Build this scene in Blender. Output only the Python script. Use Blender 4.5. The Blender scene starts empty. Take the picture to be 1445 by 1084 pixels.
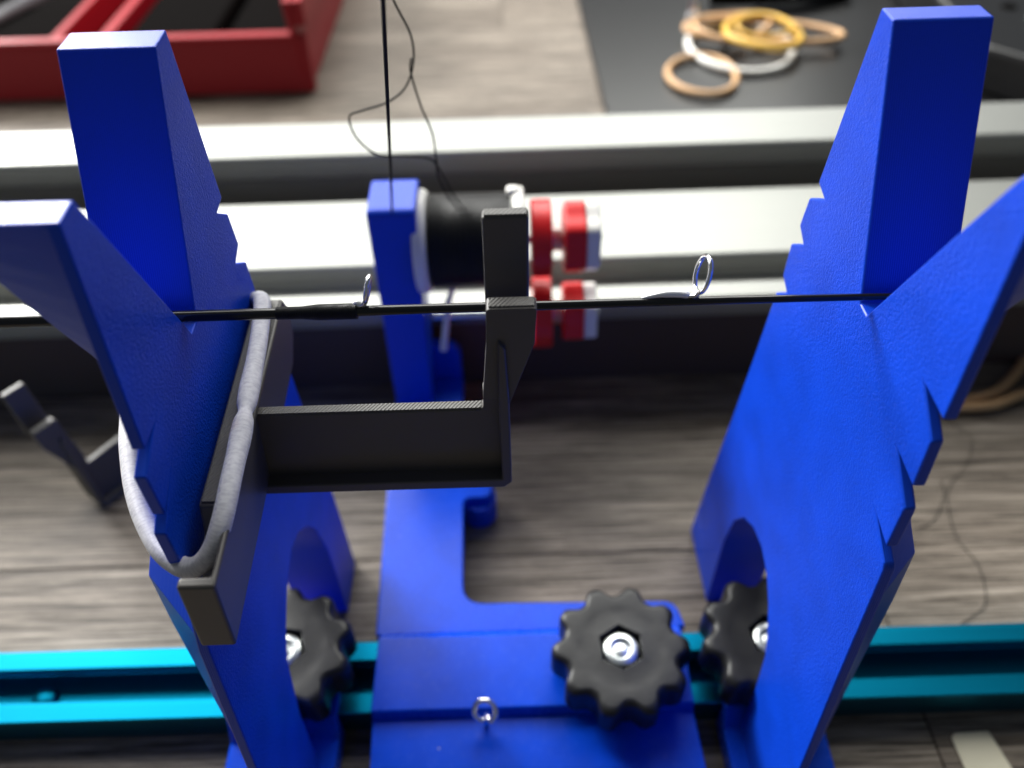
import bpy, bmesh, math, random
from mathutils import Vector, Matrix
random.seed(7)
S = 0.001                                   # everything below is written in millimetres

# ------------------------------------------------------------------ camera
sc = bpy.context.scene
C = sc.collection
cam_d = bpy.data.cameras.new('camera')
cam = bpy.data.objects.new('camera', cam_d); C.objects.link(cam)
PITCH, ROLL = math.radians(45.6), math.radians(1.7)
fwd = Vector((0, math.cos(PITCH), -math.sin(PITCH)))
rgt = Vector((1, 0, 0)); upv = rgt.cross(fwd)
R_ = rgt * math.cos(ROLL) - upv * math.sin(ROLL)
U_ = upv * math.cos(ROLL) + rgt * math.sin(ROLL)
m = Matrix.Identity(4)
for i in range(3):
    m[i][0], m[i][1], m[i][2] = R_[i], U_[i], -fwd[i]
m.translation = Vector((0, -106.6, 242.6)) * S
cam.matrix_world = m
cam_d.sensor_width = 36; cam_d.lens = 36 * 1100 / 1445
cam_d.clip_start = 0.005; cam_d.clip_end = 20
cam_d.dof.use_dof = True
cam_d.dof.focus_distance = 0.147
cam_d.dof.aperture_fstop = 10
sc.camera = cam

# ------------------------------------------------------------------ light: an indoor bench lit by a wide window behind it
w = bpy.data.worlds.new('World'); sc.world = w; w.use_nodes = True
w.node_tree.nodes['Background'].inputs[0].default_value = (0.80, 0.90, 1.0, 1)
w.node_tree.nodes['Background'].inputs[1].default_value = 0.10

def area(name, loc, target, sx, sy, power, col):
    d = bpy.data.lights.new(name, 'AREA'); d.shape = 'RECTANGLE'; d.size = sx; d.size_y = sy
    d.energy = power; d.color = col
    o = bpy.data.objects.new(name, d); C.objects.link(o)
    o.location = loc
    o.rotation_euler = (Vector(target) - Vector(loc)).to_track_quat('-Z', 'Y').to_euler()
    return o
area('window_light', (-0.28, 1.00, 0.98), (-0.1, 0.1, 0.05), 2.0, 1.05, 46, (1.0, 1.0, 0.95))
area('added_left_light', (-1.04, 1.08, 0.66), (0.05, 0, 0.1), 0.38, 0.42, 36, (1.0, 0.99, 0.96))  # added lamp that strengthens the light from the back left
sc.view_settings.view_transform = 'Standard'; sc.view_settings.look = 'None'
sc.view_settings.exposure = 0; sc.view_settings.gamma = 1; sc.view_settings.use_curve_mapping = False

# ------------------------------------------------------------------ materials
def mat(name, base, rough=0.5, metal=0.0, spec=0.5, coat=0.0):
    mt = bpy.data.materials.new(name); mt.use_nodes = True
    b = mt.node_tree.nodes['Principled BSDF']
    b.inputs['Base Color'].default_value = (*base, 1)
    b.inputs['Roughness'].default_value = rough
    b.inputs['Metallic'].default_value = metal
    b.inputs['Specular IOR Level'].default_value = spec
    b.inputs['Coat Weight'].default_value = coat
    return mt
def N(mt, kind, **kw):
    n = mt.node_tree.nodes.new(kind)
    for k, v in kw.items():
        if k in n.inputs.keys(): n.inputs[k].default_value = v
        else: setattr(n, k, v)
    return n
def L(mt, a, b): mt.node_tree.links.new(a, b)
def coords(mt, scale, rot=(0, 0, 0)):
    t = N(mt, 'ShaderNodeTexCoord'); mp = N(mt, 'ShaderNodeMapping')
    mp.inputs['Scale'].default_value = scale; mp.inputs['Rotation'].default_value = rot
    L(mt, t.outputs['Object'], mp.inputs['Vector']); return mp.outputs['Vector']
def bump(mt, height, strength, dist, prev=None):
    b = N(mt, 'ShaderNodeBump'); b.inputs['Strength'].default_value = strength; b.inputs['Distance'].default_value = dist
    L(mt, height, b.inputs['Height'])
    if prev is not None: L(mt, prev, b.inputs['Normal'])
    return b.outputs['Normal']
def bsdf(mt): return mt.node_tree.nodes['Principled BSDF']
def ramp(mt, fac, stops):
    r = N(mt, 'ShaderNodeValToRGB'); e = r.color_ramp.elements
    e[0].position, e[0].color = stops[0][0], (*stops[0][1], 1)
    e[1].position, e[1].color = stops[-1][0], (*stops[-1][1], 1)
    for p, c in stops[1:-1]:
        x = e.new(p); x.color = (*c, 1)
    L(mt, fac, r.inputs['Fac']); return r.outputs['Color']
def noise(mt, vec, scale, detail=2, rough=0.5, dist=0.0):
    n = N(mt, 'ShaderNodeTexNoise'); n.inputs['Scale'].default_value = scale; n.inputs['Detail'].default_value = detail
    n.inputs['Roughness'].default_value = rough; n.inputs['Distortion'].default_value = dist
    L(mt, vec, n.inputs['Vector']); return n.outputs['Fac']

# blue printed plastic, pebbled like a textured print bed
def blue_plastic(name, base, rough, grain, strength):
    mt = mat(name, base, rough, 0, 0.20)
    v = coords(mt, (1, 1, 1))
    n1 = noise(mt, v, grain, 3, 0.6, 0.4)
    n2 = noise(mt, v, 90, 2)
    nb = bump(mt, n1, strength, 0.0003)
    L(mt, nb, bsdf(mt).inputs['Normal'])
    L(mt, ramp(mt, n2, [(0.3, tuple(c * 0.88 for c in base)), (0.7, tuple(min(1, c * 1.08) for c in base))]), bsdf(mt).inputs['Base Color'])
    vo = N(mt, 'ShaderNodeTexVoronoi'); vo.inputs['Scale'].default_value = 130; vo.inputs['Randomness'].default_value = 1
    L(mt, coords(mt, (1, 1, 1)), vo.inputs['Vector'])
    lt = N(mt, 'ShaderNodeMath', operation='LESS_THAN'); lt.inputs[1].default_value = 0.055; L(mt, vo.outputs['Distance'], lt.inputs[0])
    sp_ = N(mt, 'ShaderNodeSeparateColor'); L(mt, vo.outputs['Color'], sp_.inputs[0])
    gt = N(mt, 'ShaderNodeMath', operation='GREATER_THAN'); gt.inputs[1].default_value = 0.6 if grain < 900 else 2.0; L(mt, sp_.outputs[0], gt.inputs[0])
    mu = N(mt, 'ShaderNodeMath', operation='MULTIPLY'); L(mt, lt.outputs[0], mu.inputs[0]); L(mt, gt.outputs[0], mu.inputs[1])
    dm = N(mt, 'ShaderNodeMix', data_type='RGBA'); dm.inputs[7].default_value = (0.16, 0.2, 0.55, 1)
    L(mt, mu.outputs[0], dm.inputs[0]); L(mt, bsdf(mt).inputs['Base Color'].links[0].from_socket, dm.inputs[6]); L(mt, dm.outputs[2], bsdf(mt).inputs['Base Color'])
    r = N(mt, 'ShaderNodeMapRange'); r.inputs['To Min'].default_value = rough - 0.06; r.inputs['To Max'].default_value = rough + 0.1
    L(mt, n1, r.inputs['Value']); L(mt, r.outputs['Result'], bsdf(mt).inputs['Roughness'])
    return mt
BLUE = (0.003, 0.056, 0.60)
M_BLUE_TEX = blue_plastic('blue_plastic_pebbled', BLUE, 0.34, 1700, 0.7)
M_BLUE = mat('blue_plastic_layered', BLUE, 0.34, 0, 0.30)
_v = coords(M_BLUE, (1, 1, 1))
_w = N(M_BLUE, 'ShaderNodeTexWave', wave_type='BANDS', bands_direction='X'); _w.inputs['Scale'].default_value = 800; _w.inputs['Distortion'].default_value = 0.3
L(M_BLUE, _v, _w.inputs['Vector'])
L(M_BLUE, bump(M_BLUE, _w.outputs['Fac'], 0.3, 0.00012), bsdf(M_BLUE).inputs['Normal'])
M_BLUE_FLAT = blue_plastic('blue_plastic_base', (0.002, 0.060, 0.62), 0.24, 500, 0.035)

# charcoal printed plastic: plain walls, and a top skin with diagonal infill lines
M_GREY = mat('charcoal_plastic', (0.074, 0.068, 0.064), 0.46)
_v = coords(M_GREY, (1, 1, 1))
_n = noise(M_GREY, _v, 700, 2)
L(M_GREY, bump(M_GREY, _n, 0.08, 0.0002), bsdf(M_GREY).inputs['Normal'])
M_GREY_SKIN = mat('charcoal_plastic_top_skin', (0.082, 0.078, 0.074), 0.38)
_v = coords(M_GREY_SKIN, (1, 1, 1), (0, 0, math.radians(38)))
_w = N(M_GREY_SKIN, 'ShaderNodeTexWave', wave_type='BANDS', bands_direction='X'); _w.inputs['Scale'].default_value = 520
_w.inputs['Distortion'].default_value = 0.9; _w.inputs['Detail'].default_value = 1
L(M_GREY_SKIN, _v, _w.inputs['Vector'])
L(M_GREY_SKIN, bump(M_GREY_SKIN, _w.outputs['Fac'], 0.55, 0.00015), bsdf(M_GREY_SKIN).inputs['Normal'])

# grey wood-look boards, grain along X
def wood():
    mt = mat('grey_wood_board', (0.2, 0.18, 0.16), 0.5, 0, 0.3)
    t = N(mt, 'ShaderNodeTexCoord'); oi = N(mt, 'ShaderNodeObjectInfo')
    add = N(mt, 'ShaderNodeVectorMath', operation='ADD'); sc3 = N(mt, 'ShaderNodeVectorMath', operation='SCALE')
    comb = N(mt, 'ShaderNodeCombineXYZ')
    L(mt, oi.outputs['Random'], comb.inputs[0]); L(mt, oi.outputs['Random'], comb.inputs[1])
    L(mt, t.outputs['Object'], add.inputs[0]); L(mt, comb.outputs[0], add.inputs[1])
    def mp(s):
        m_ = N(mt, 'ShaderNodeMapping'); m_.inputs['Scale'].default_value = s
        L(mt, add.outputs[0], m_.inputs['Vector']); return m_.outputs['Vector']
    fine = noise(mt, mp((20, 900, 1)), 1.0, 6, 0.80, 0.25)
    mid = noise(mt, mp((8, 240, 1)), 1.0, 4, 0.65, 0.5)
    big = noise(mt, mp((4, 26, 1)), 1.0, 3, 0.5, 0.8)
    c1 = ramp(mt, fine, [(0.36, (0.030, 0.024, 0.019)), (0.46, (0.125, 0.105, 0.087)), (0.53, (0.26, 0.226, 0.190)), (0.64, (0.385, 0.345, 0.30))])
    c2 = ramp(mt, mid, [(0.30, (0.42, 0.38, 0.36)), (0.5, (0.9, 0.88, 0.86)), (0.7, (1.15, 1.12, 1.1))])
    c3 = ramp(mt, big, [(0.3, (0.72, 0.69, 0.67)), (0.7, (1.12, 1.12, 1.12))])
    mx = N(mt, 'ShaderNodeMix', data_type='RGBA', blend_type='MULTIPLY'); mx.inputs[0].default_value = 1
    L(mt, c1, mx.inputs[6]); L(mt, c2, mx.inputs[7])
    mx2 = N(mt, 'ShaderNodeMix', data_type='RGBA', blend_type='MULTIPLY'); mx2.inputs[0].default_value = 1
    L(mt, mx.outputs[2], mx2.inputs[6]); L(mt, c3, mx2.inputs[7])
    L(mt, mx2.outputs[2], bsdf(mt).inputs['Base Color'])
    L(mt, bump(mt, fine, 0.25, 0.0004), bsdf(mt).inputs['Normal'])
    return mt
M_WOOD = wood()

def brushed(name, base, rough, strength):
    mt = mat(name, base, rough, 1.0)
    n = noise(mt, coords(mt, (6, 900, 900)), 1.0, 3, 0.6)
    L(mt, bump(mt, n, strength, 0.0002), bsdf(mt).inputs['Normal'])
    r = N(mt, 'ShaderNodeMapRange'); r.inputs['To Min'].default_value = rough - 0.05; r.inputs['To Max'].default_value = rough + 0.1
    L(mt, n, r.inputs['Value']); L(mt, r.outputs['Result'], bsdf(mt).inputs['Roughness'])
    return mt
M_ALU = brushed('brushed_aluminium', (0.31, 0.315, 0.30), 0.46, 0.45)
bsdf(M_ALU).inputs['Metallic'].default_value = 0.72
M_TEAL = brushed('anodised_turquoise', (0.002, 0.20, 0.34), 0.36, 0.12)
M_CHROME = mat('chrome', (0.88, 0.88, 0.90), 0.16, 1.0)
M_STEEL = mat('zinc_steel', (0.78, 0.82, 0.81), 0.33, 1.0)
M_GAP_SHADE = mat('dark_brown_gap_shade', (0.085, 0.055, 0.048), 0.7)  # shade under the aluminium bars, put into a dark colour
M_SATIN = mat('satin_silver', (0.9, 0.9, 0.92), 0.35, 0.55)
M_RUBBER = mat('black_knob_plastic', (0.011, 0.011, 0.012), 0.40, 0, 0.4)
_n = noise(M_RUBBER, coords(M_RUBBER, (1, 1, 1)), 350, 3)
L(M_RUBBER, bump(M_RUBBER, _n, 0.12, 0.0004), bsdf(M_RUBBER).inputs['Normal'])
M_BLACK = mat('black_gloss', (0.008, 0.008, 0.009), 0.16, 0, 0.5)
M_MATT = mat('black_matt', (0.006, 0.0055, 0.0055), 1.0, 0, 0.0)
M_THREAD = mat('black_thread', (0.007, 0.007, 0.008), 0.45, 0, 0.35)
_w = N(M_THREAD, 'ShaderNodeTexWave', wave_type='BANDS', bands_direction='X'); _w.inputs['Scale'].default_value = 1100
L(M_THREAD, coords(M_THREAD, (1, 1, 1), (0, 0, 0.12)), _w.inputs['Vector'])
L(M_THREAD, bump(M_THREAD, _w.outputs['Fac'], 0.7, 0.0002), bsdf(M_THREAD).inputs['Normal'])
M_LINE = mat('dark_thread_line', (0.006, 0.006, 0.007), 0.7, 0, 0.2)
M_RED = mat('red_plastic', (0.78, 0.008, 0.012), 0.4)
M_BIN = mat('dark_red_bin_plastic', (0.27, 0.003, 0.010), 0.45, 0, 0.25)
M_WHITE = mat('white_plastic', (0.86, 0.84, 0.80), 0.4)
M_TAN = mat('tan_rubber', (0.60, 0.36, 0.18), 0.5)
M_YELLOW = mat('amber_rubber', (0.70, 0.42, 0.06), 0.4)
M_TAPE = mat('cream_tape', (0.62, 0.58, 0.45), 0.6)
_n = noise(M_TAPE, coords(M_TAPE, (1, 1, 1)), 260, 4)
L(M_TAPE, bump(M_TAPE, _n, 0.5, 0.0005), bsdf(M_TAPE).inputs['Normal'])
M_PAD = mat('black_pad_vinyl', (0.011, 0.011, 0.012), 0.30, 0, 0.42)
# woven grey elastic: UV stripes run round the cord
M_TIE = mat('grey_elastic_weave', (0.42, 0.42, 0.46), 0.48)
def tie_nodes():
    mt = M_TIE; t = N(mt, 'ShaderNodeTexCoord'); mp = N(mt, 'ShaderNodeMapping'); mp.inputs['Scale'].default_value = (330, 7, 1)
    L(mt, t.outputs['UV'], mp.inputs['Vector'])
    n = noise(mt, mp.outputs['Vector'], 1.0, 3, 0.6)
    wv = N(mt, 'ShaderNodeTexWave', wave_type='BANDS', bands_direction='X'); wv.inputs['Scale'].default_value = 1.3; wv.inputs['Distortion'].default_value = 2.5
    L(mt, mp.outputs['Vector'], wv.inputs['Vector'])
    a = N(mt, 'ShaderNodeMath', operation='ADD'); L(mt, n, a.inputs[0]); L(mt, wv.outputs['Fac'], a.inputs[1])
    L(mt, bump(mt, a.outputs[0], 0.7, 0.00012), bsdf(mt).inputs['Normal'])
    big = noise(mt, coords(mt, (1, 1, 1)), 55, 2)
    c = ramp(mt, n, [(0.36, (0.70, 0.69, 0.76)), (0.6, (0.92, 0.91, 0.96))])
    st = ramp(mt, big, [(0.66, (1, 1, 1)), (0.75, (0.95, 0.68, 0.58))])
    mx = N(mt, 'ShaderNodeMix', data_type='RGBA', blend_type='MULTIPLY'); mx.inputs[0].default_value = 1
    L(mt, c, mx.inputs[6]); L(mt, st, mx.inputs[7]); L(mt, mx.outputs[2], bsdf(mt).inputs['Base Color'])
tie_nodes()

# ------------------------------------------------------------------ mesh helpers
def link(name, bm, mats, parent=None, org=(0, 0, 0), smooth=False, bev=0.0, seg=2, autos=False):
    bmesh.ops.recalc_face_normals(bm, faces=bm.faces)
    me = bpy.data.meshes.new(name)
    for v in bm.verts: v.co = (v.co - Vector(org)) * S
    if smooth:
        for f in bm.faces: f.smooth = True
    bm.to_mesh(me); bm.free()
    if not isinstance(mats, (list, tuple)): mats = [mats]
    for q in mats: me.materials.append(q)
    o = bpy.data.objects.new(name, me); C.objects.link(o)
    if parent is not None:
        o.parent = parent
    else:
        o.location = Vector(org) * S
    if bev:
        b = o.modifiers.new('bevel', 'BEVEL'); b.width = bev * S; b.segments = seg; b.limit_method = 'ANGLE'
        b.angle_limit = math.radians(28); b.harden_normals = False
        if not smooth:
            for p in me.polygons: p.use_smooth = True
        me.set_sharp_from_angle(angle=math.radians(35))
        wn = o.modifiers.new('wn', 'WEIGHTED_NORMAL'); wn.keep_sharp = True
    elif smooth and autos:
        me.set_sharp_from_angle(angle=math.radians(35))
    return o
def thing(name, label, cat, org, group=None):
    o = bpy.data.objects.new(name, None); C.objects.link(o); o.location = Vector(org) * S
    o.empty_display_size = 0.01
    return tag(o, label, cat, group)
def tag(o, label, cat, group=None):
    o['label'] = label; o['category'] = cat
    if group: o['group'] = group
    return o

def place(axis, a, p):                       # 2D outline point -> 3D on plane axis=a
    if axis == 'x': return Vector((a, p[0], p[1]))
    if axis == 'y': return Vector((p[0], a, p[1]))
    return Vector((p[0], p[1], a))
def loft(bm, axis, a, pa, b, pb, mi=0, cap_mi=None):
    va = [bm.verts.new(place(axis, a, p)) for p in pa]
    vb = [bm.verts.new(place(axis, b, p)) for p in pb]
    n = len(va)
    for i in range(n):
        j = (i + 1) % n
        f = bm.faces.new((va[i], va[j], vb[j], vb[i])); f.material_index = mi
    for vs, k in ((va, 0), (vb, 1)):
        f = bm.faces.new(vs); f.material_index = mi if cap_mi is None else cap_mi[k]
def prism(axis, a, b, pts, bm=None, mi=0, cap_mi=None):
    bm = bm or bmesh.new(); loft(bm, axis, a, pts, b, pts, mi, cap_mi); return bm
def box(x0, x1, y0, y1, z0, z1, bm=None):
    return prism('z', z0, z1, [(x0, y0), (x1, y0), (x1, y1), (x0, y1)], bm)
def rnd(pts, radii, seg=5):                  # round the corners of a 2D outline
    out = []; n = len(pts)
    for i, p in enumerate(pts):
        r = radii[i] if isinstance(radii, (list, tuple)) else radii
        if r <= 0: out.append(p); continue
        p = Vector(p); a = Vector(pts[i - 1]) - p; b = Vector(pts[(i + 1) % n]) - p
        la, lb = a.length, b.length; a.normalize(); b.normalize()
        ang = a.angle(b); d = min(r / math.tan(ang / 2), la * 0.48, lb * 0.48)
        s, e = p + a * d, p + b * d
        for k in range(seg + 1):
            t = k / seg; q = s * (1 - t) ** 2 + p * 2 * t * (1 - t) + e * t * t
            out.append((q.x, q.y))
    return out
def catmull(pts, n=8, closed=False):
    P = [Vector(p) for p in pts]; out = []; c = len(P)
    rng = range(c) if closed else range(c - 1)
    for i in rng:
        g = (lambda k: P[k % c]) if closed else (lambda k: P[max(0, min(c - 1, k))])
        p0, p1, p2, p3 = g(i - 1), g(i), g(i + 1), g(i + 2)
        for k in range(n):
            t = k / n
            out.append(0.5 * ((2 * p1) + (p2 - p0) * t + (2 * p0 - 5 * p1 + 4 * p2 - p3) * t * t + (3 * p1 - p0 - 3 * p2 + p3) * t ** 3))
    if not closed: out.append(P[-1])
    return out
def tube(path, rad, seg=10, closed=False, bm=None, flat=1.0, uv=False):
    bm = bm or bmesh.new(); P = [Vector(p) for p in path]; n = len(P); rings = []
    ref = None
    if closed:                                # one fixed frame for a closed loop: its mean plane's normal
        cc = sum(P, Vector()) / n; fix = Vector()
        for a_, b_ in zip(P, P[1:] + P[:1]): fix += (a_ - cc).cross(b_ - cc)
        fix.normalize()
    for i, p in enumerate(P):
        if closed: ref = fix
        if closed: t = P[(i + 1) % n] - P[i - 1]
        else: t = P[min(n - 1, i + 1)] - P[max(0, i - 1)]
        t.normalize()
        if ref is None: ref = Vector((0, 0, 1)) if abs(t.z) < 0.9 else Vector((0, 1, 0))
        u = (ref - t * ref.dot(t)).normalized(); v = t.cross(u); ref = u
        r = rad[i] if isinstance(rad, (list, tuple)) else rad
        rings.append([bm.verts.new(p + u * math.cos(a) * r * flat + v * math.sin(a) * r) for a in [2 * math.pi * k / seg for k in range(seg)]])
    uvl = bm.loops.layers.uv.new('UVMap') if uv else None
    m_ = n if closed else n - 1
    for i in range(m_):
        A, B = rings[i], rings[(i + 1) % n]
        for k in range(seg):
            f = bm.faces.new((A[k], A[(k + 1) % seg], B[(k + 1) % seg], B[k]))
            if uv:
                for lp, (uu, vv) in zip(f.loops, ((i, k), (i, k + 1), (i + 1, k + 1), (i + 1, k))):
                    lp[uvl].uv = (uu / m_, vv / seg)
    if not closed:
        bm.faces.new(rings[0][::-1]); bm.faces.new(rings[-1])
    return bm
def lathe(axis, centre, prof, seg=32, bm=None):   # prof: (distance along the axis, radius)
    bm = bm or bmesh.new(); c = Vector(centre); rings = []
    for d, r in prof:
        ring = []
        for k in range(seg):
            a = 2 * math.pi * k / seg; u, v = r * math.cos(a), r * math.sin(a)
            q = Vector((d, u, v)) if axis == 'x' else Vector((u, v, d))
            ring.append(bm.verts.new(c + q))
        rings.append(ring)
    for A, B in zip(rings, rings[1:]):
        for k in range(seg): bm.faces.new((A[k], A[(k + 1) % seg], B[(k + 1) % seg], B[k]))
    bm.faces.new(rings[0][::-1]); bm.faces.new(rings[-1])
    return bm

# ------------------------------------------------------------------ the setting: board table top
table = bpy.data.objects.new('table_top', None); C.objects.link(table); table['kind'] = 'structure'
rows = [(-400, -105, [-700, -60, 700]), (-105, 45, [-700, 122.5, 700]), (45, 195, [-700, -260, 420, 700]), (195, 345, [-700, 60, 700]),
        (345, 520, [-800, -420, 330, 900]), (520, 700, [-900, 0, 1000]), (700, 900, [-1000, 240, 1100])]
for y0, y1, xs in rows:
    for x0, x1 in zip(xs, xs[1:]):
        g = 0.28
        bm = box(x0 + g, x1 - g, y0 + 0.12, y1 - 0.12, -8, 0)
        o = link('plank', bm, M_WOOD, table, (0, 0, 0), bev=0.35, seg=2)
sub = link('underlay', box(-1000, 1100, -400, 900, -14, -8.2), M_MATT, table)

# ------------------------------------------------------------------ knobs
def knob(parent, org, cx, cy, z0, z1, rot=0.0):
    R0 = 19.8; n = 10; seg = n * 12
    def ring(scale, z, depth=1.0):
        out = []
        for k in range(seg):
            a = 2 * math.pi * k / seg + rot
            s = 0.5 + 0.5 * math.cos(n * (a - rot))
            s = s * s * (3 - 2 * s)
            r = R0 * scale - 3.1 * depth * (1 - s)
            out.append(Vector((cx + r * math.cos(a), cy + r * math.sin(a), z)))
        return out
    def circ(r, z): return [Vector((cx + r * math.cos(2 * math.pi * k / seg + rot), cy + r * math.sin(2 * math.pi * k / seg + rot), z)) for k in range(seg)]
    def hexa(r, z):
        out = []
        for k in range(seg):
            a = 2 * math.pi * k / seg + rot
            h = (a - rot + math.pi / 6) % (math.pi / 3) - math.pi / 6
            rr = r * math.cos(math.pi / 6) / math.cos(h)
            out.append(Vector((cx + rr * math.cos(a), cy + rr * math.sin(a), z)))
        return out
    bm = bmesh.new()
    prof = [circ(9, z0), ring(0.93, z0 + .2), ring(0.985, z0 + 1.0), ring(1.0, z0 + 2), ring(1.0, z1 - 2.2), ring(0.985, z1 - 1.2), ring(0.95, z1 - .45, .97), ring(0.91, z1 - .08, .92),
            ring(0.86, z1, .8), circ(12, z1 - .25), circ(9.6, z1 - .35), hexa(6.9, z1 - .15), hexa(6.5, z1 - .6), hexa(6.4, z1 - 5), circ(.5, z1 - 5)]
    rr = [[bm.verts.new(p) for p in pr] for pr in prof]
    for A, B in zip(rr, rr[1:]):
        for k in range(seg): bm.faces.new((A[k], A[(k + 1) % seg], B[(k + 1) % seg], B[k]))
    bm.faces.new(rr[0][::-1]); bm.faces.new(rr[-1])
    kn = link('knob', bm, M_RUBBER, parent, org, smooth=True, autos=True)
    bb = lathe('z', (cx, cy, 0), [(z1 - 5.2, 5.3), (z1 - 2.6, 5.3), (z1 - 1.5, 4.9), (z1 - 1.0, 4.1), (z1 - 1.0, 3.2), (z1 - 1.3, 2.9), (z1 - 2.2, 2.8), (z1 - 2.3, 2.4), (z1 - 1.9, 1.5), (z1 - 1.8, .2)], 32)
    b = link('bolt', bb, M_STEEL, kn, org, smooth=True, autos=True)
    b.parent = kn
    return kn

# ------------------------------------------------------------------ the two V stands
def v_body(parent, org, xn, sgn, vb, bt, ft, arch, back_plate, front_plate, back_near, front_near, back_far, front_far):
    # one printed piece: a thin notched plate that steps back to a cradle, which tapers towards its far face
    xm, xf = xn + sgn * 2.1, xn + sgn * 16.6
    bm = bmesh.new()
    def P(x, pts): return [bm.verts.new((x, y, z)) for y, z in pts]
    head, tail = vb + bt, [ft[1], ft[0]]
    hN, bN, aN, fN, tN = P(xn, head), P(xn, back_plate), P(xn, arch), P(xn, front_plate), P(xn, tail)
    hM, bM, aM, fM, tM = P(xm, head), P(xm, back_plate), P(xm, arch), P(xm, front_plate), P(xm, tail)
    bC, fC = P(xm, back_near), P(xm, front_near)
    hF, bF, aF, fF, tF = P(xf, head), P(xf, back_far), P(xf, arch), P(xf, front_far), P(xf, tail)
    def wall(A, B):
        n = len(A)
        for i in range(n): bm.faces.new((A[i], A[(i + 1) % n], B[(i + 1) % n], B[i]))
    wall(hN + bN + aN + fN + tN, hM + bM + aM + fM + tM)
    A, B = hM + bC + aM + fC + tM, hF + bF + aF + fF + tF
    n = len(A)
    for i in range(n):
        q = (A[i], A[(i + 1) % n], B[(i + 1) % n], B[i])
        f = bm.faces.new(q)
        if any(v in bC or v in fC for v in q): bmesh.ops.triangulate(bm, faces=[f])
    bm.faces.new([hM[-1]] + bM + [aM[0]] + bC[::-1])
    bm.faces.new([aM[-1]] + fM + [tM[0]] + fC[::-1])
    for ring in (hN + bN + aN + fN + tN, B):
        f = bm.faces.new(ring); f.material_index = 1
    return link('v_body', bm, [M_BLUE, M_BLUE_TEX], parent, org, bev=0.4, seg=3)
BACK_NEAR = [(28, 157), (26.5, 150), (26, 141), (29.5, 126), (37, 112), (39, 98), (42.5, 40), (46, 0.4)]
BACK_FAR = [(13, 161), (9, 154), (5, 142), (4, 124), (13, 112), (24, 104), (28, 40), (30, 0.4)]
FRONT_NEAR = [(-44.5, 0.4), (-44.0, 50.6), (-38.8, 90), (-36.4, 108), (-24, 119), (-18.5, 128)]
FRONT_FAR = [(-32, 0.4), (-27.6, 50.6), (-24.4, 90), (-22.6, 105), (-18, 107.8), (-2, 121)]
def front_pair(tip_y, tip_z, y0):            # the outer face of the front arm narrows towards its far side
    nr, fr = [], []
    for k in range(9):
        t = k / 9; z = 139 + (tip_z - 139) * t
        nr.append((y0 + (tip_y - y0) * t, z)); fr.append((0.5 + (tip_y - 0.5) * (t ** 0.9), z))
    return (FRONT_NEAR if tip_y < -25 else [(-50, 0.4), (-45.6, 60), (-40.6, 90), (-37.6, 106), (-24, 119), (-17, 128)]) + nr, FRONT_FAR + fr
def stand(label, X, shape, base, knob_xy, screw):
    org = (X + 8, 0, 0)
    t = thing('rod_stand', label, 'rod stand', org, 'blue V stands that cradle the rod')
    v_body(t, org, X, 1, *shape)
    # saddle over the rail
    x0, x1 = base
    prof = [(-62, 1), (-62, 8.5), (-21, 9.5), (-17.5, 16.3), (9.5, 16.3), (12.5, 12.5), (12.5, 1), (9.6, 1), (9.6, 13.4), (-15.6, 13.4), (-15.6, 1)]
    link('foot', prism('x', x0, x1, prof), M_BLUE_FLAT, t, org, bev=0.6, seg=3)
    knob(t, org, knob_xy[0], knob_xy[1], 19, 33, screw)
    link('washer', lathe('z', (knob_xy[0], knob_xy[1], 0), [(16.35, 9), (19.05, 9)], 32), M_STEEL, t, org, smooth=True, autos=True)
    return t

# right stand: (y, z) outlines
archR = [(24.6, 0.4), (25.2, 36), (23, 50), (18, 59), (11, 64.5), (4, 66.2), (-3, 64.5), (-8.8, 59.6), (-13.5, 53), (-16.4, 47), (-18.6, 32), (-19.8, 0.4)]
shapeR = ([(-1.6, 150.2), (1.6, 150.2)], [(23.0, 192.2), (28.4, 192.2)], [(-22.4, 190.8), (-27.3, 190.6)], archR,
          [(32.7, 156.4), (28.1, 155.4), (34.9, 151.4), (35.8, 144), (31.4, 142.1), (37.4, 138), (37.0, 129.4), (32.6, 127.8), (38.0, 123.6), (40.6, 98.8), (44, 70), (48.5, 40), (53.5, 0.4)],
          [(-46, 0.4), (-45.6, 50.6), (-40.6, 87), (-36.2, 121.4), (-35.4, 122.6), (-26.8, 126.8), (-33.9, 125.4), (-33.2, 135.6), (-24.7, 141.0), (-32.3, 140.4), (-31.0, 150.0), (-23.2, 155.2), (-31.0, 154.9)],
          BACK_NEAR, front_pair(-27.3, 190.6, -17.5)[0], BACK_FAR, front_pair(-27.3, 190.6, -17.5)[1])
stand('blue V stand on the right, holding the rod tip, nothing strapped to it', 63.7, shapeR, (58.5, 87.5), (71.8, -4.3), 0.1)
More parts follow.
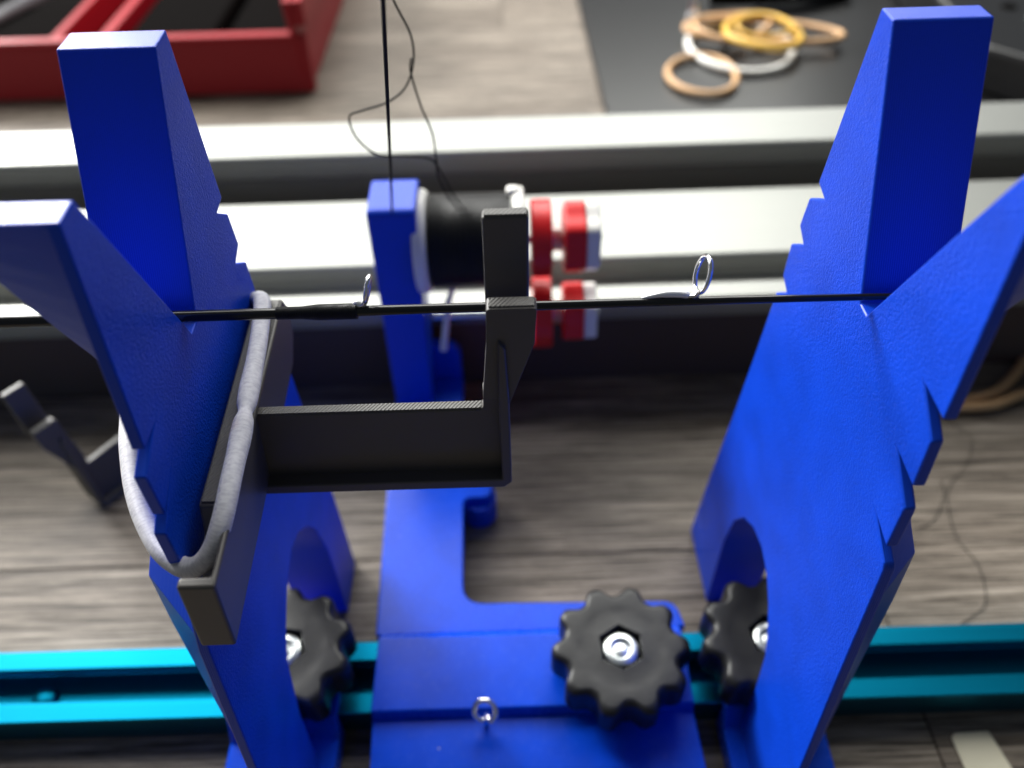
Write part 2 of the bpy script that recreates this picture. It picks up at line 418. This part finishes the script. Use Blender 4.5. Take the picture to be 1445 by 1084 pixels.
# left stand
archL = [(24.6, 0.4), (25.2, 38), (22, 54), (17.5, 62), (11, 68.5), (4, 71), (-3, 69.5), (-8.1, 66.6), (-14, 62.5), (-18.9, 57), (-24.5, 38), (-28.6, 0.4)]
shapeL = ([(0.4, 149.0), (3.4, 149.0)], [(25.8, 190.3), (32.3, 190.6)], [(-15.0, 186.7), (-20.2, 186.4)], archL,
          [(32.6, 157.1), (28.1, 156.4), (32.9, 153.0), (33.4, 145.1), (28.8, 143.4), (34.3, 139.7), (34.3, 132.0), (30.2, 129.4), (36.0, 125.4), (39.7, 98.8), (41.5, 64.4), (43, 40), (44, 0.4)],
          [(-52, 0.4), (-46.7, 65), (-39.4, 104.9), (-33.6, 121.4), (-29.0, 122.6), (-33.9, 124.4), (-33.1, 134.6), (-25.5, 139.2), (-30.8, 136.8), (-30.3, 146.1), (-22.4, 149.4), (-27.3, 149.3)],
          [(27.5 if z == 157 else y, z) for y, z in BACK_NEAR], front_pair(-20.2, 186.4, -15.5)[0], BACK_FAR, front_pair(-20.2, 186.4, -15.5)[1])
# mirror in X: this stand's smooth side faces right
org = (-66, 0, 0)
tL = thing('rod_stand', 'blue V stand on the left, a grey elastic strapping a bracket to it', 'rod stand', org, 'blue V stands that cradle the rod')
v_body(tL, org, -57.8, -1, *shapeL)
profL = [(-62, 1), (-62, 8.5), (-21, 9.5), (-17.5, 16.3), (9.5, 16.3), (12.5, 12.5), (12.5, 1), (9.6, 1), (9.6, 13.4), (-15.6, 13.4), (-15.6, 1)]
link('foot', prism('x', -85, -53.5, profL), M_BLUE_FLAT, tL, org, bev=0.6, seg=3)
knob(tL, org, -67.6, -3.6, 19, 33, 0.35)
link('washer', lathe('z', (-67.6, -3.6, 0), [(16.35, 9), (19.05, 9)], 32), M_STEEL, tL, org, smooth=True, autos=True)

# ------------------------------------------------------------------ turquoise slotted rail
rl = thing('slotted_rail', 'turquoise slotted metal rail lying on the table under the blue jig', 'rail', (0, -3, 0))
rp = [(-14.8, 0.3), (7.4, 0.3), (7.4, 13), (1.2, 13), (1.2, 10.6), (4.2, 10.6), (4.2, 3), (-11.6, 3), (-11.6, 10.6), (-8.8, 10.6), (-8.8, 13), (-14.8, 13)]
rlb = link('rail_body', prism('x', -420, 420, rp), M_TEAL, rl, (0, -3, 0), bev=0.35, seg=2)
for sx_ in (-148, 225):
    link('screw', lathe('z', (sx_, -4, 0), [(3.05, 3.6), (5.0, 3.4), (5.6, 2.4), (5.6, .3)], 20), M_TEAL, rl, (0, -3, 0), smooth=True, autos=True)

# ------------------------------------------------------------------ thread carriage in the middle
org = (0, 0, 0)
tc = thing('thread_carriage', 'blue L shaped carriage in the middle with black knob, screw eye and tall back post', 'thread carriage', org)
sad = [(-17.8, 15.2), (-16.6, 18.6), (5.6, 18.6), (8.6, 15.2), (8.6, 11), (7.8, 11), (7.8, 13.4), (-15.2, 13.4), (-15.2, 11), (-17.8, 11)]
bm = bmesh.new(); loft(bm, 'x', -43.2, sad, 49.5, sad)
link('saddle', bm, M_BLUE_FLAT, tc, org, bev=0.5, seg=3)
back = rnd([(-44.8, 8.4), (51.8, 8.4), (50, 17.2), (-17.8, 18.4), (-18.6, 60), (-8.4, 60), (-8.4, 69), (-19.6, 74), (-20, 125.6), (-47, 125.6), (-46.4, 66)], [0, 0, 5, 7, 3, 3.5, 3.5, 2, 4, 0, 0])
link('back_leg', prism('z', 10.8, 15.0, back), M_BLUE_FLAT, tc, org, bev=0.5, seg=3)
link('front_plate', prism('z', 10.8, 15.0, [(-43.2, -17.6), (-41, -62), (51.5, -62), (49.5, -17.6)]), M_BLUE_FLAT, tc, org, bev=0.5, seg=3)
link('foot_pad', lathe('z', (-13.5, 63.5, 0), [(0.3, 6.5), (10.9, 6.5)], 28), M_BLUE_FLAT, tc, org, smooth=True, autos=True)
link('foot_pad', box(-45, -22, 100, 124, 0.3, 10.7), M_BLUE_FLAT, tc, org, bev=0.5)
up = rnd([(104.3, 15.0), (104.3, 106), (124.6, 106), (125, 15.0)], [0, 3, 2, 0])
bm = bmesh.new(); loft(bm, 'x', -44.6, up, -29.0, up)
for v in bm.verts:                                   # the post is a little wider at its foot
    if v.co.x > -35: v.co.x += (106 - v.co.z) * -0.03
    else: v.co.x += (v.co.z - 106) * 0.014 + 2.2 * (v.co.z > 90) * 0
link('post', bm, M_BLUE, tc, org, bev=0.7, seg=3)
gus = [(-30, 15.1), (-20.5, 15.1)] + [(-20.5 - 9.5 * math.sin(a), 15.1 + 12 * (1 - math.cos(a))) for a in (0.35, .7, 1.05, 1.35, 1.57)]
link('gusset', prism('y', 120.5, 125.2, [(-32, 15.1), (-20.3, 15.1), (-20.3, 29), (-23, 33), (-32, 34)]), M_BLUE, tc, org, bev=1.0, seg=3)
knob(tc, org, 28.7, -6.2, 20.5, 33, 0.02)
link('washer', lathe('z', (28.7, -6.2, 0), [(18.65, 9), (20.55, 9)], 32), M_STEEL, tc, org, smooth=True, autos=True)
# screw eye: shank and open ring
ec = Vector((-10.2, -20.2, 24.6)); pts = []
for k in range(20):
    a = math.radians(-62 + k * 17.2); pts.append(ec + Vector((math.cos(a) * 3.0, math.sin(a) * 2.1, math.sin(a) * 2.2)) + Vector((0, 0.8 * k / 20, 0)))
pts = [Vector((-10.2, -20.2, 15)), Vector((-10.2, -20.2, 20.5)), Vector((-9.7, -20.2, 21.8))] + pts
link('screw_eye', tube(catmull(pts, 4), 0.8, 12), M_CHROME, tc, org, smooth=True)

# ---- spool and tension parts
def sp_part(name, x0, prof, m_, p, c, seg=48): return link(name, lathe('x', (x0, c[0], c[1]), prof, seg), m_, p, org2, smooth=True, autos=True)
org2 = (-4, 117, 86)
sp = thing('thread_spool', 'white flanged spool wound with glossy black thread on the upper axle of the blue carriage', 'thread spool', org2)
c1 = (117, 85.6)
sp_part('flange', -31.2, [(0, 17.0), (.6, 17.6), (3.2, 17.6), (4.4, 16.6), (5.0, 9)], M_WHITE, sp, c1)
sp_part('flange', 1.5, [(0, 9), (.6, 17.0), (1.6, 17.6), (3.6, 17.6), (4.2, 17.0)], M_WHITE, sp, c1)
wp = []
for k in range(60):
    x = -26.0 + k * 27.3 / 59; wp.append((x, 15.9 + 0.15 * math.sin(k * 1.7) + 0.12 * (k % 2)))
sp_part('wound_thread', 0, wp, M_THREAD, sp, c1)
spt = link('thread_tail_clip', box(0, 4.2, 118, 122, 101.5, 104), M_WHITE, sp, org2, bev=.9)
def lobed(x0, x1, r, c, n, depth, rot=0):
    pts = []
    for k in range(n * 10):
        a = 2 * math.pi * k / (n * 10) + rot
        rr = r - depth * (0.5 - 0.5 * math.cos(n * (a - rot))) ** 0.7
        pts.append((c[0] + rr * math.cos(a), c[1] + rr * math.sin(a)))
    return prism('x', x0, x1, pts)
def tension(label, c, dx, r, loc, full):
    t = thing('tension_knob', label, 'tension knob', loc, 'red and white tension knobs on the carriage axles')
    a0 = -29 if full else -22
    link('axle', lathe('x', (0, c[0], c[1]), [(a0 + dx, 1.7), (31 + dx, 1.7), (32.5 + dx, 1.2)], 18), M_STEEL, t, loc, smooth=True, autos=True)
    link('washer', lathe('x', (0, c[0], c[1]), [(8 + dx, 12.6), (8.5 + dx, 13.2), (14.4 + dx, 13.2), (14.8 + dx, 12.8)], 40), M_RED, t, loc, smooth=True, autos=True)
    ax = []
    for k in range(70): ax.append((15 + dx + k * 3.8 / 70, c[0] + 4.2 * math.cos(k * .36), c[1] + 4.2 * math.sin(k * .36)))
    link('spring', tube(ax, .45, 6), M_STEEL, t, loc, smooth=True)
    link('knob_ring', lobed(19.2 + dx, 26.2 + dx, r, c, 6, 1.6, .3), M_RED, t, loc, bev=0.5)
    link('knob_cap', lobed(26.3 + dx, 31.0 + dx, r - .4, c, 6, 1.6, .3), M_WHITE, t, loc, bev=0.6)
tension('upper red and white tension knob, beside the black thread spool behind the fork', c1, 0, 13.0, (20, 117, 86), True)
tension('lower red and white tension knob, below the rod and left empty of any spool', (115, 54.0), 0.5, 11.8, (20, 115, 54), True)
tag(link('guide_pin', tube([(-24.5, 101, 49), (-22, 110, 64), (-19.6, 112, 70)], [1.3, 1.2, .9], 10), M_WHITE, None, (-24.5, 101, 49), smooth=True),
    'short white pin leaning under the spool beside the blue post', 'pin')

# ------------------------------------------------------------------ aluminium bars behind
def bar(name, label, prof, loc, ang, base):
    t = thing(name, label, 'aluminium bar', loc, 'aluminium bars lying across the table')
    link('gap_shade_strip', box(-620, 620, base[0], base[1], .3, base[2]), M_GAP_SHADE, t, loc, bev=.4)  # dark block standing in for the shaded gap under the bar
    o = link('bar_body', prism('x', -620, 620, prof), M_ALU, t, loc, bev=0.5, seg=2)
    t.rotation_euler[2] = math.radians(ang)
    return t
front = [(132.4, 34), (132.4, 41.5), (126.5, 41.5), (126.5, 46.6), (127.9, 48), (136.6, 48), (138, 46.6), (138, 38), (154.5, 38), (154.5, 46.8), (155.7, 48), (204, 48), (205.4, 46.6), (205.4, 34)]
rear = [(228.4, 10), (228.4, 46), (224, 48.5), (224, 58.6), (225.4, 60), (256, 60), (257.4, 58.6), (257.4, 10)]
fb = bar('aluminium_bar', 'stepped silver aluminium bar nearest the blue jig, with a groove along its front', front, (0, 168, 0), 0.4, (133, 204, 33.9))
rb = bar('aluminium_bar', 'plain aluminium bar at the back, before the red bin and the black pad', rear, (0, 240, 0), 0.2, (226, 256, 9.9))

# ------------------------------------------------------------------ charcoal brackets
def bracket_parts(t, org, tf, rim=True):
    # built at the strapped bracket's place, then carried over by tf
    def lk(name, bm, mats, **kw):
        if tf:
            for v in bm.verts: v.co = tf(v.co)
        return link(name, bm, mats, t, org, **kw)
    def skew(bm):            # the bar is 6 mm wide and stands slightly askew
        for v in bm.verts:
            u = (v.co.x + 57.6) / 9.6
            v.co.x = -49.4 - (v.co.y + 7) * 0.034 - 6.3 * (1 - u) - (132.4 - v.co.z) * 0.10
    # clamp bar along Y with chamfered far end, hollow front pocket
    full = [(-26, 132.4), (30, 132.4), (34.6, 126), (34.6, 118), (30, 112.4), (-42, 112.4), (-42, 132.4), (-39.9, 132.4)]
    pocket = [(-38.9, 126.5), (-36, 121.5), (-31, 121.5), (-27.5, 126)]
    bm = bmesh.new()
    A = [bm.verts.new((-57.6, y, z)) for y, z in full + pocket]
    B = [bm.verts.new((-49.8, y, z)) for y, z in full + pocket]
    D = [bm.verts.new((-48.0, y, z)) for y, z in full]
    for i in range(12): bm.faces.new((A[i], A[(i + 1) % 12], B[(i + 1) % 12], B[i]))
    bm.faces.new(B[7:] + [B[0]])
    for i in range(8): bm.faces.new((B[i], B[(i + 1) % 8], D[(i + 1) % 8], D[i]))
    bm.faces.new(A); bm.faces.new(D)
    skew(bm)
    lk('clamp_bar', bm, M_GREY, bev=0.6, seg=3)
    b2 = box(-56.9, -48.9, -25.4, 29.4, 132.3, 132.75); skew(b2)
    lk('top_skin', b2, M_GREY_SKIN, bev=0.12, seg=1)
    # arm: recessed web with a rim below and at its outer end
    web = rnd([(-52.5, 112), (-1.0, 112), (-1.0, 137), (-5.6, 137), (-5.6, 131.6), (-51.0, 131.6)], [0, 0, 0, 0, 1.2, 0], 4)
    lk('arm', prism('y', -4.6, -2.2, web), M_GREY, bev=0.3)
    lk('arm_skin', box(-49.4, -6.0, -4.4, -2.4, 131.55, 131.95), M_GREY_SKIN, bev=0.1, seg=1)
    rim_p = [(-53, 110.6), (-2.2, 110.6), (-0.6, 112.2), (-0.6, 137), (-1.0, 150), (-2.2, 151.5), (-2.6, 140), (-2.6, 113.2), (-53, 113.2)]
    lk('rim', prism('y', -7.6, -2.0, rim_p), M_GREY, bev=0.3)
    # front finger: broad head narrowing to the rim
    ff = rnd([(-5.5, 136.6), (-1.0, 136.6), (-0.8, 134.2), (4.2, 150.5), (4.6, 158.4), (-4.0, 158.4), (-4.4, 149)], [0, 0, 2, 2, .8, .8, 2], 4)
    lk('finger', prism('y', -6.6, -3.4, ff), M_GREY, bev=0.5, seg=3)
    lk('finger_skin', box(-3.6, 4.2, -6.2, -3.8, 158.3, 158.7), M_GREY_SKIN, bev=0.12, seg=1)
    # back finger: taller, leaning away behind the rod
    bfp = [(-4.6, 137), (-.8, 137), (3.5, 152), (3.6, 170.6), (-4.2, 170.6), (-4.4, 152)]
    bm = prism('y', 2.2, 4.8, bfp)
    lk('finger', bm, M_GREY, bev=0.5, seg=3)
    lk('finger_skin', box(-3.9, 3.3, 2.5, 4.5, 170.5, 170.9), M_GREY_SKIN, bev=0.12, seg=1)
    lk('fork_bridge', box(-4.7, -0.8, -3.3, 4.6, 136.5, 140.5), M_GREY, bev=0.3)
    lk('gusset', prism('y', -3.5, 2.4, [(-1.4, 113), (-.7, 113), (-.7, 137), (-4.6, 137), (-3.4, 133)]), M_GREY, bev=0.2)
bt = thing('rod_bracket', 'charcoal bracket strapped to the left blue stand, its two fingered fork holding the rod', 'bracket', (-52, -3, 112), 'charcoal forked brackets')
bracket_parts(bt, (-52, -3, 112), None)
ang = math.radians(-125)
ca, sa = math.cos(ang), math.sin(ang)
FORK = Vector((-163, 74, 0))                      # where the fork of the loose bracket stands
def tf2(p):
    # mirrored in Y so that the fork's front side still faces the near edge of the table, then turned about Z
    q = Vector((p.x, -p.y, p.z - 110.4))
    return Vector((q.x * ca - q.y * sa + FORK.x, q.x * sa + q.y * ca + FORK.y, q.z))
b2 = thing('rod_bracket', 'loose charcoal bracket on the table at far left, half hidden behind the left stand', 'bracket', (FORK.x, FORK.y, 0), 'charcoal forked brackets')
bracket_parts(b2, (FORK.x, FORK.y, 0), tf2)

# ------------------------------------------------------------------ grey elastic tie
path = [(-58.6, -33.2, 125.0), (-55.2, -33.9, 125.8), (-52.0, -32.8, 128.8), (-50.0, -29, 132.6), (-49.5, -22, 134.8), (-50.0, -12, 134.9), (-50.9, -1, 134.9), (-51.8, 11, 134.9), (-53.0, 21, 134.8), (-54.4, 27.4, 134.2),
        (-57.2, 31.2, 131.5), (-60.5, 32, 129.6), (-66, 26, 129), (-74, 15, 128.6), (-77.0, 4, 128.5), (-75.6, -4, 128.4), (-73.2, -11, 128.2), (-70.2, -18.2, 127.8), (-66.6, -24.8, 127.0), (-62.6, -30.2, 125.8)]
pp = catmull(path, 12, closed=True); n = len(pp)
rads = []
jt = 5 * 12 + 6
for i in range(n):
    r = 1.84 + 0.012 * math.sin(i * 0.31)
    d = abs(i - jt)
    r -= 0.55 * math.exp(-(d / 1.6) ** 2); r += 0.18 * math.exp(-((d - 7) / 4.0) ** 2)
    rads.append(r)
tag(link('elastic_tie', tube(pp, rads, 18, closed=True, uv=True), M_TIE, None, (-59, -32, 125), smooth=True),
    'silver grey woven elastic looped round the notches of the left blue stand', 'elastic tie')

# ------------------------------------------------------------------ fishing rod with its guides
org = (0, 0, 153)
rod = thing('fishing_rod', 'thin glossy black fishing rod tip resting across both blue V stands', 'fishing rod', org)
xs = [-260, -100, -58, -40, 0, 40, 66, 84]
rs = [1.6, 1.2, 1.05, .98, .86, .72, .62, .55]
link('blank', tube([(x, 0.1, 153.3 - (0.9 if x > 60 else 0) * (x - 60) / 24) for x in xs], rs, 24), M_BLACK, rod, org, smooth=True)
wr = []
for k in range(90):
    x = -41.4 + k * 14.3 / 89
    r = 1.12 if x < -37 else 1.12 + min(1, (x + 37) / 3.0) * 0.30
    wr.append((x, r + 0.05 * (k % 2)))
link('thread_wrap', lathe('x', (0, 0.1, 153.3), wr, 24), M_THREAD, rod, org, smooth=True)
def guide(x, r, tilt, turn, foot_len, wrapped):
    up = Vector((0, 0.42, 0.91)).normalized(); side = up.cross(Vector((1, 0, 0)))
    base = Vector((x, 0.1, 153.3)) + up * 0.95
    ux = (up * math.cos(tilt) + Vector((1, 0, 0)) * math.sin(tilt)).normalized()
    sd = (side * math.cos(turn) + Vector((1, 0, 0)) * math.sin(turn)); sd = (sd - ux * sd.dot(ux)).normalized()
    cc = base + ux * (r + 1.0)
    ring = [cc + (ux * math.cos(a) * r * 1.12 + sd * math.sin(a) * r * .95) for a in [2 * math.pi * k / 40 for k in range(40)]]
    g = link('guide', tube(ring, 0.42, 10, closed=True), M_CHROME, rod, org, smooth=True)
    f0 = base + Vector((-foot_len, 0, 0)) - up * .15
    pts = catmull([f0, base + Vector((-foot_len * .62, 0, 0)) + up * .45, base + Vector((-foot_len * .3, 0, 0)) + up * .4, base + Vector((-.4, 0, 0)), cc - ux * r * 1.05 - sd * .3], 5)
    rr = [0.22 + 0.5 * min(1, i / 6) if i < 13 else 0.48 for i in range(len(pts))]
    link('foot', tube(pts, rr, 10), M_SATIN, g, org, smooth=True)
    for s in (-1, 1):
        q = catmull([base + Vector((-1.6, 0, 0)) + side * .35 * s, base + Vector((-.3, 0, 0)) + side * .7 * s + up * .35, cc - ux * r * .55 + sd * s * r * .8], 5)
        link('strut', tube(q, .3, 8), M_CHROME, g, org, smooth=True)
guide(-25.6, 2.1, math.radians(13), math.radians(-2), 2.4, True)
guide(33.2, 2.9, math.radians(12), math.radians(-10), 9.8, False)

# ------------------------------------------------------------------ threads
def thread(label, pts, r, n=10, seg=6, cat='thread', name='thread'):
    p = catmull(pts, n)
    return tag(link(name, tube(p, r, seg), M_LINE, None, tuple(p[0]), smooth=True), label, cat)
thread('thick taut dark thread rising straight up from the top of the blue post', [(-36.1, 104, 106.1), (-30, 76, 137), (-18.1, 20, 198.6), (-13, -4, 225)], 0.42)
thread('fine loose thread making a wide loop to the left of the taut one', [(-27.5, 90, 182), (-25.6, 90, 174.2), (-22.4, 90, 165.8), (-22.6, 90, 158.8), (-25.5, 90, 152.5), (-30.8, 90, 148.7), (-38, 90, 146.6), (-41.1, 90, 145.1), (-40.6, 90, 140), (-37.5, 90, 135.5), (-33.9, 90, 133.5), (-29, 90, 133.3), (-22.3, 90, 132.6), (-19.6, 93, 128.6), (-16.5, 104, 112), (-13.4, 112, 101)], 0.30)
thread('fine loose thread falling in a gentle S on to the black spool', [(-23.0, 90.5, 160), (-23.5, 90.5, 156.1), (-21.8, 90.5, 147), (-19.6, 90.5, 139.4), (-19.3, 91, 131), (-19.4, 94, 124), (-17.5, 103, 111), (-15.2, 112, 101)], 0.30)
thread('hair thin dark thread curling on the table right of the right stand', [(178, 104, .3), (179, 99, 1.2), (182, 91, 2.4), (176, 80, 1.5), (165, 69.5, .6), (160.6, 60, .5), (158, 46, .8), (160.8, 34.9, .5), (157.3, 21.4, .4), (150, 16, .4), (144, 12.8, .3)], 0.13)
thread('short curled thread on the table behind the notches of the right stand', [(146, 51.4, .3), (153, 54.5, .4), (161, 65, .5), (163, 72, .4)], 0.14)

# ------------------------------------------------------------------ red parts bin (back left)
org = (-240, 500, 0)
bn = thing('parts_bin', 'dark red open plastic parts bin with black things inside, at the back left', 'parts bin', org)
link('front_wall', prism('x', -470, -130, [(420, .5), (423, 33), (424.4, 38), (428, 38), (428, .5)]), M_BIN, bn, org, bev=0.8)
link('front_lip', box(-470, -138, 418.6, 427.4, 36.2, 40), M_BIN, bn, org, bev=0.8)
link('side_wall', prism('y', 421, 760, [(-133, .5), (-136, 60), (-141, 60), (-138, .5)]), M_BIN, bn, org, bev=0.8)
link('side_flange', box(-135.2, -128, 421.5, 760, 44, 60), M_BIN, bn, org, bev=1.0)
link('bin_floor', box(-470, -139, 428, 760, .5, 3), M_MATT, bn, org)
link('divider', box(-324, -318, 428.5, 760, 3, 24), M_BIN, bn, org, bev=0.8)
link('divider', box(-292, -284, 428.5, 760, 3, 22), M_BIN, bn, org, bev=0.8)
for j, (x0, x1, y0, y1, h) in enumerate([(-445, -330, 436, 560, 14), (-278, -214, 440, 640, 16), (-206, -146, 438, 650, 13)]):
    o = link('foam_block', box(x0, x1, y0, y1, 3.2, h), M_MATT, None, ((x0 + x1) / 2, y0, 3.2), bev=3, seg=3)
    tag(o, ['black foam block in the left compartment of the red bin', 'taller black foam block in the middle of the red bin, beside the divider', 'black foam block at the right end of the red bin'][j], 'foam block', 'black blocks in the red bin')
tag(link('clear_sheath', tube([(-425, 450, 16), (-400, 500, 17), (-372, 590, 17)], 5, 14), mat('smoked_plastic', (.12, .12, .13), .3), None, (-425, 450, 16), smooth=True),
    'greyish smoked plastic tube lying in the left compartment of the red bin', 'tube')

# ------------------------------------------------------------------ black pad with rubber bands (back right)
pad = rnd([(66.5, 330), (420, 330), (640, 620), (640, 720), (62, 720)], [4, 4, 0, 0, 4])
tag(link('vinyl_pad', prism('z', .3, 5, pad), M_PAD, None, (300, 500, 0), bev=1.2, seg=3), 'glossy black pad at the back right with rubber bands scattered on it', 'pad')
def band(label, cx, cy, z, rx, ry, rot, r, m_, wob=0.06, flat=1.0, group='rubber bands on the black pad', seed=0, cat='rubber band', name='rubber_band'):
    random.seed(seed); ph = [random.random() * 6.28 for _ in range(3)]
    pts = []
    for k in range(64):
        a = 2 * math.pi * k / 64
        q = 1 + wob * math.sin(2 * a + ph[0]) + wob * .7 * math.sin(3 * a + ph[1])
        x, y = rx * q * math.cos(a), ry * q * math.sin(a)
        pts.append((cx + x * math.cos(rot) - y * math.sin(rot), cy + x * math.sin(rot) + y * math.cos(rot), z + 1.2 * wob * 8 * math.sin(a * 2 + ph[2])))
    return tag(link(name, tube(pts, r, 10, closed=True, flat=flat), m_, None, (cx, cy, z), smooth=True), label, cat, group)
band('nearest tan rubber band, a lone round ring by the aluminium bar', 136, 413, 8, 22.5, 30, 0, 2.3, M_TAN, .03, seed=1)
band('translucent white ring under the heap of rubber bands', 172, 458, 7.6, 37, 42, .1, 2.5, M_WHITE, .02, seed=2, cat='plastic ring', name='plastic_ring')
band('large tan rubber band, outermost of the heap and reaching to the right', 192, 474, 12, 50, 22, -.22, 2.4, M_TAN, .10, seed=3)
band('tan rubber band curled at the left end of the heap', 170, 480, 14, 26, 24, .3, 2.1, M_TAN, .08, seed=4)
band('thick amber rubber band in the middle of the heap', 188, 462, 16, 26, 28, 0, 2.8, M_YELLOW, .05, seed=5)
band('thin amber rubber band lying inside the thick amber one', 189, 466, 19, 22, 17, .4, 1.5, M_YELLOW, .12, seed=6)
tag(link('chrome_fitting', lathe('z', (150, 522, 5), [(0, 5), (4, 5.5), (7, 4), (12, 3.4), (15, 2.2)], 24), M_CHROME, None, (150, 522, 5), smooth=True, autos=True), 'small chrome fitting at the back edge of the black pad', 'fitting')
tg = thing('hand_tool', 'black handled tool lying on the pad behind the rubber bands', 'tool', (190, 545, 6))
link('handle', tube(catmull([(165, 538, 14), (195, 534, 15), (240, 540, 14), (280, 556, 12)], 6), 9, 16, flat=.75), M_MATT, tg, (190, 545, 6), smooth=True)
link('blade', box(205, 236, 548, 551, 13, 17), M_CHROME, tg, (190, 545, 6), bev=.4)
# black reel-like box at the far right
rc = thing('black_case', 'rounded black case with a small round screw, at the right edge behind the right stand', 'case', (380, 470, 5))
cs = rnd([(304, 385), (330, 356), (470, 352), (480, 640), (330, 640), (312, 520)], [14, 20, 5, 5, 20, 40], 8)
link('shell', prism('z', 5.2, 34, cs), M_PAD, rc, (380, 470, 5), bev=7, seg=5)
link('screw', lathe('z', (349, 446, 34), [(-.5, 5.2), (.6, 5.2), (1.2, 4.2), (1.2, 2.2), (.2, 2.0), (.2, .2)], 28), M_MATT, rc, (380, 470, 5), smooth=True, autos=True)
link('screw', lathe('z', (357, 428, 34), [(-.5, 3.6), (1.0, 3.4), (1.8, 2.0), (1.9, .2)], 28), M_STEEL, rc, (380, 470, 5), smooth=True, autos=True)

# ------------------------------------------------------------------ right edge: tan band, and tape near the bottom
pts = catmull([(232, 146, 3), (226, 137, 3), (214, 124, 3.4), (202, 115, 3.2), (190, 111.4, 2.8), (183.5, 110.6, 2.6), (181.5, 108.5, 2.6), (186, 107, 2.8), (199, 108, 3), (214, 114, 3), (232, 118, 3.2), (262, 122, 3), (280, 138, 3), (268, 156, 3), (246, 158, 3)], 7, closed=True)
tag(link('rubber_band', tube(pts, 2.1, 10, closed=True, flat=1.0), M_TAN, None, (200, 112, 0), smooth=True), 'lone tan rubber band on the wooden table at the right edge', 'rubber band')
tp = rnd([(127.6, -22.2), (129, -21), (139.2, -20.6), (141.6, -33), (142.5, -44), (127.4, -44), (127.8, -30.6)], [.6, .6, .4, 0, 0, 0, 0], 3)
tag(link('tape_scrap', prism('z', .25, .8, tp), M_TAPE, None, (135, -30, 0), bev=.15), 'scrap of cream tape stuck to the table at the bottom right', 'tape')
tag(link('amber_bead', lathe('z', (-188.6, 39, 0), [(.2, 2.2), (1.6, 3.0), (3.2, 2.2), (3.8, .4)], 16), mat('dark_brown', (.08, .015, .01), .35), None, (-188.6, 39, 0), smooth=True), 'small dark brown bead on the table at the left edge', 'bead')
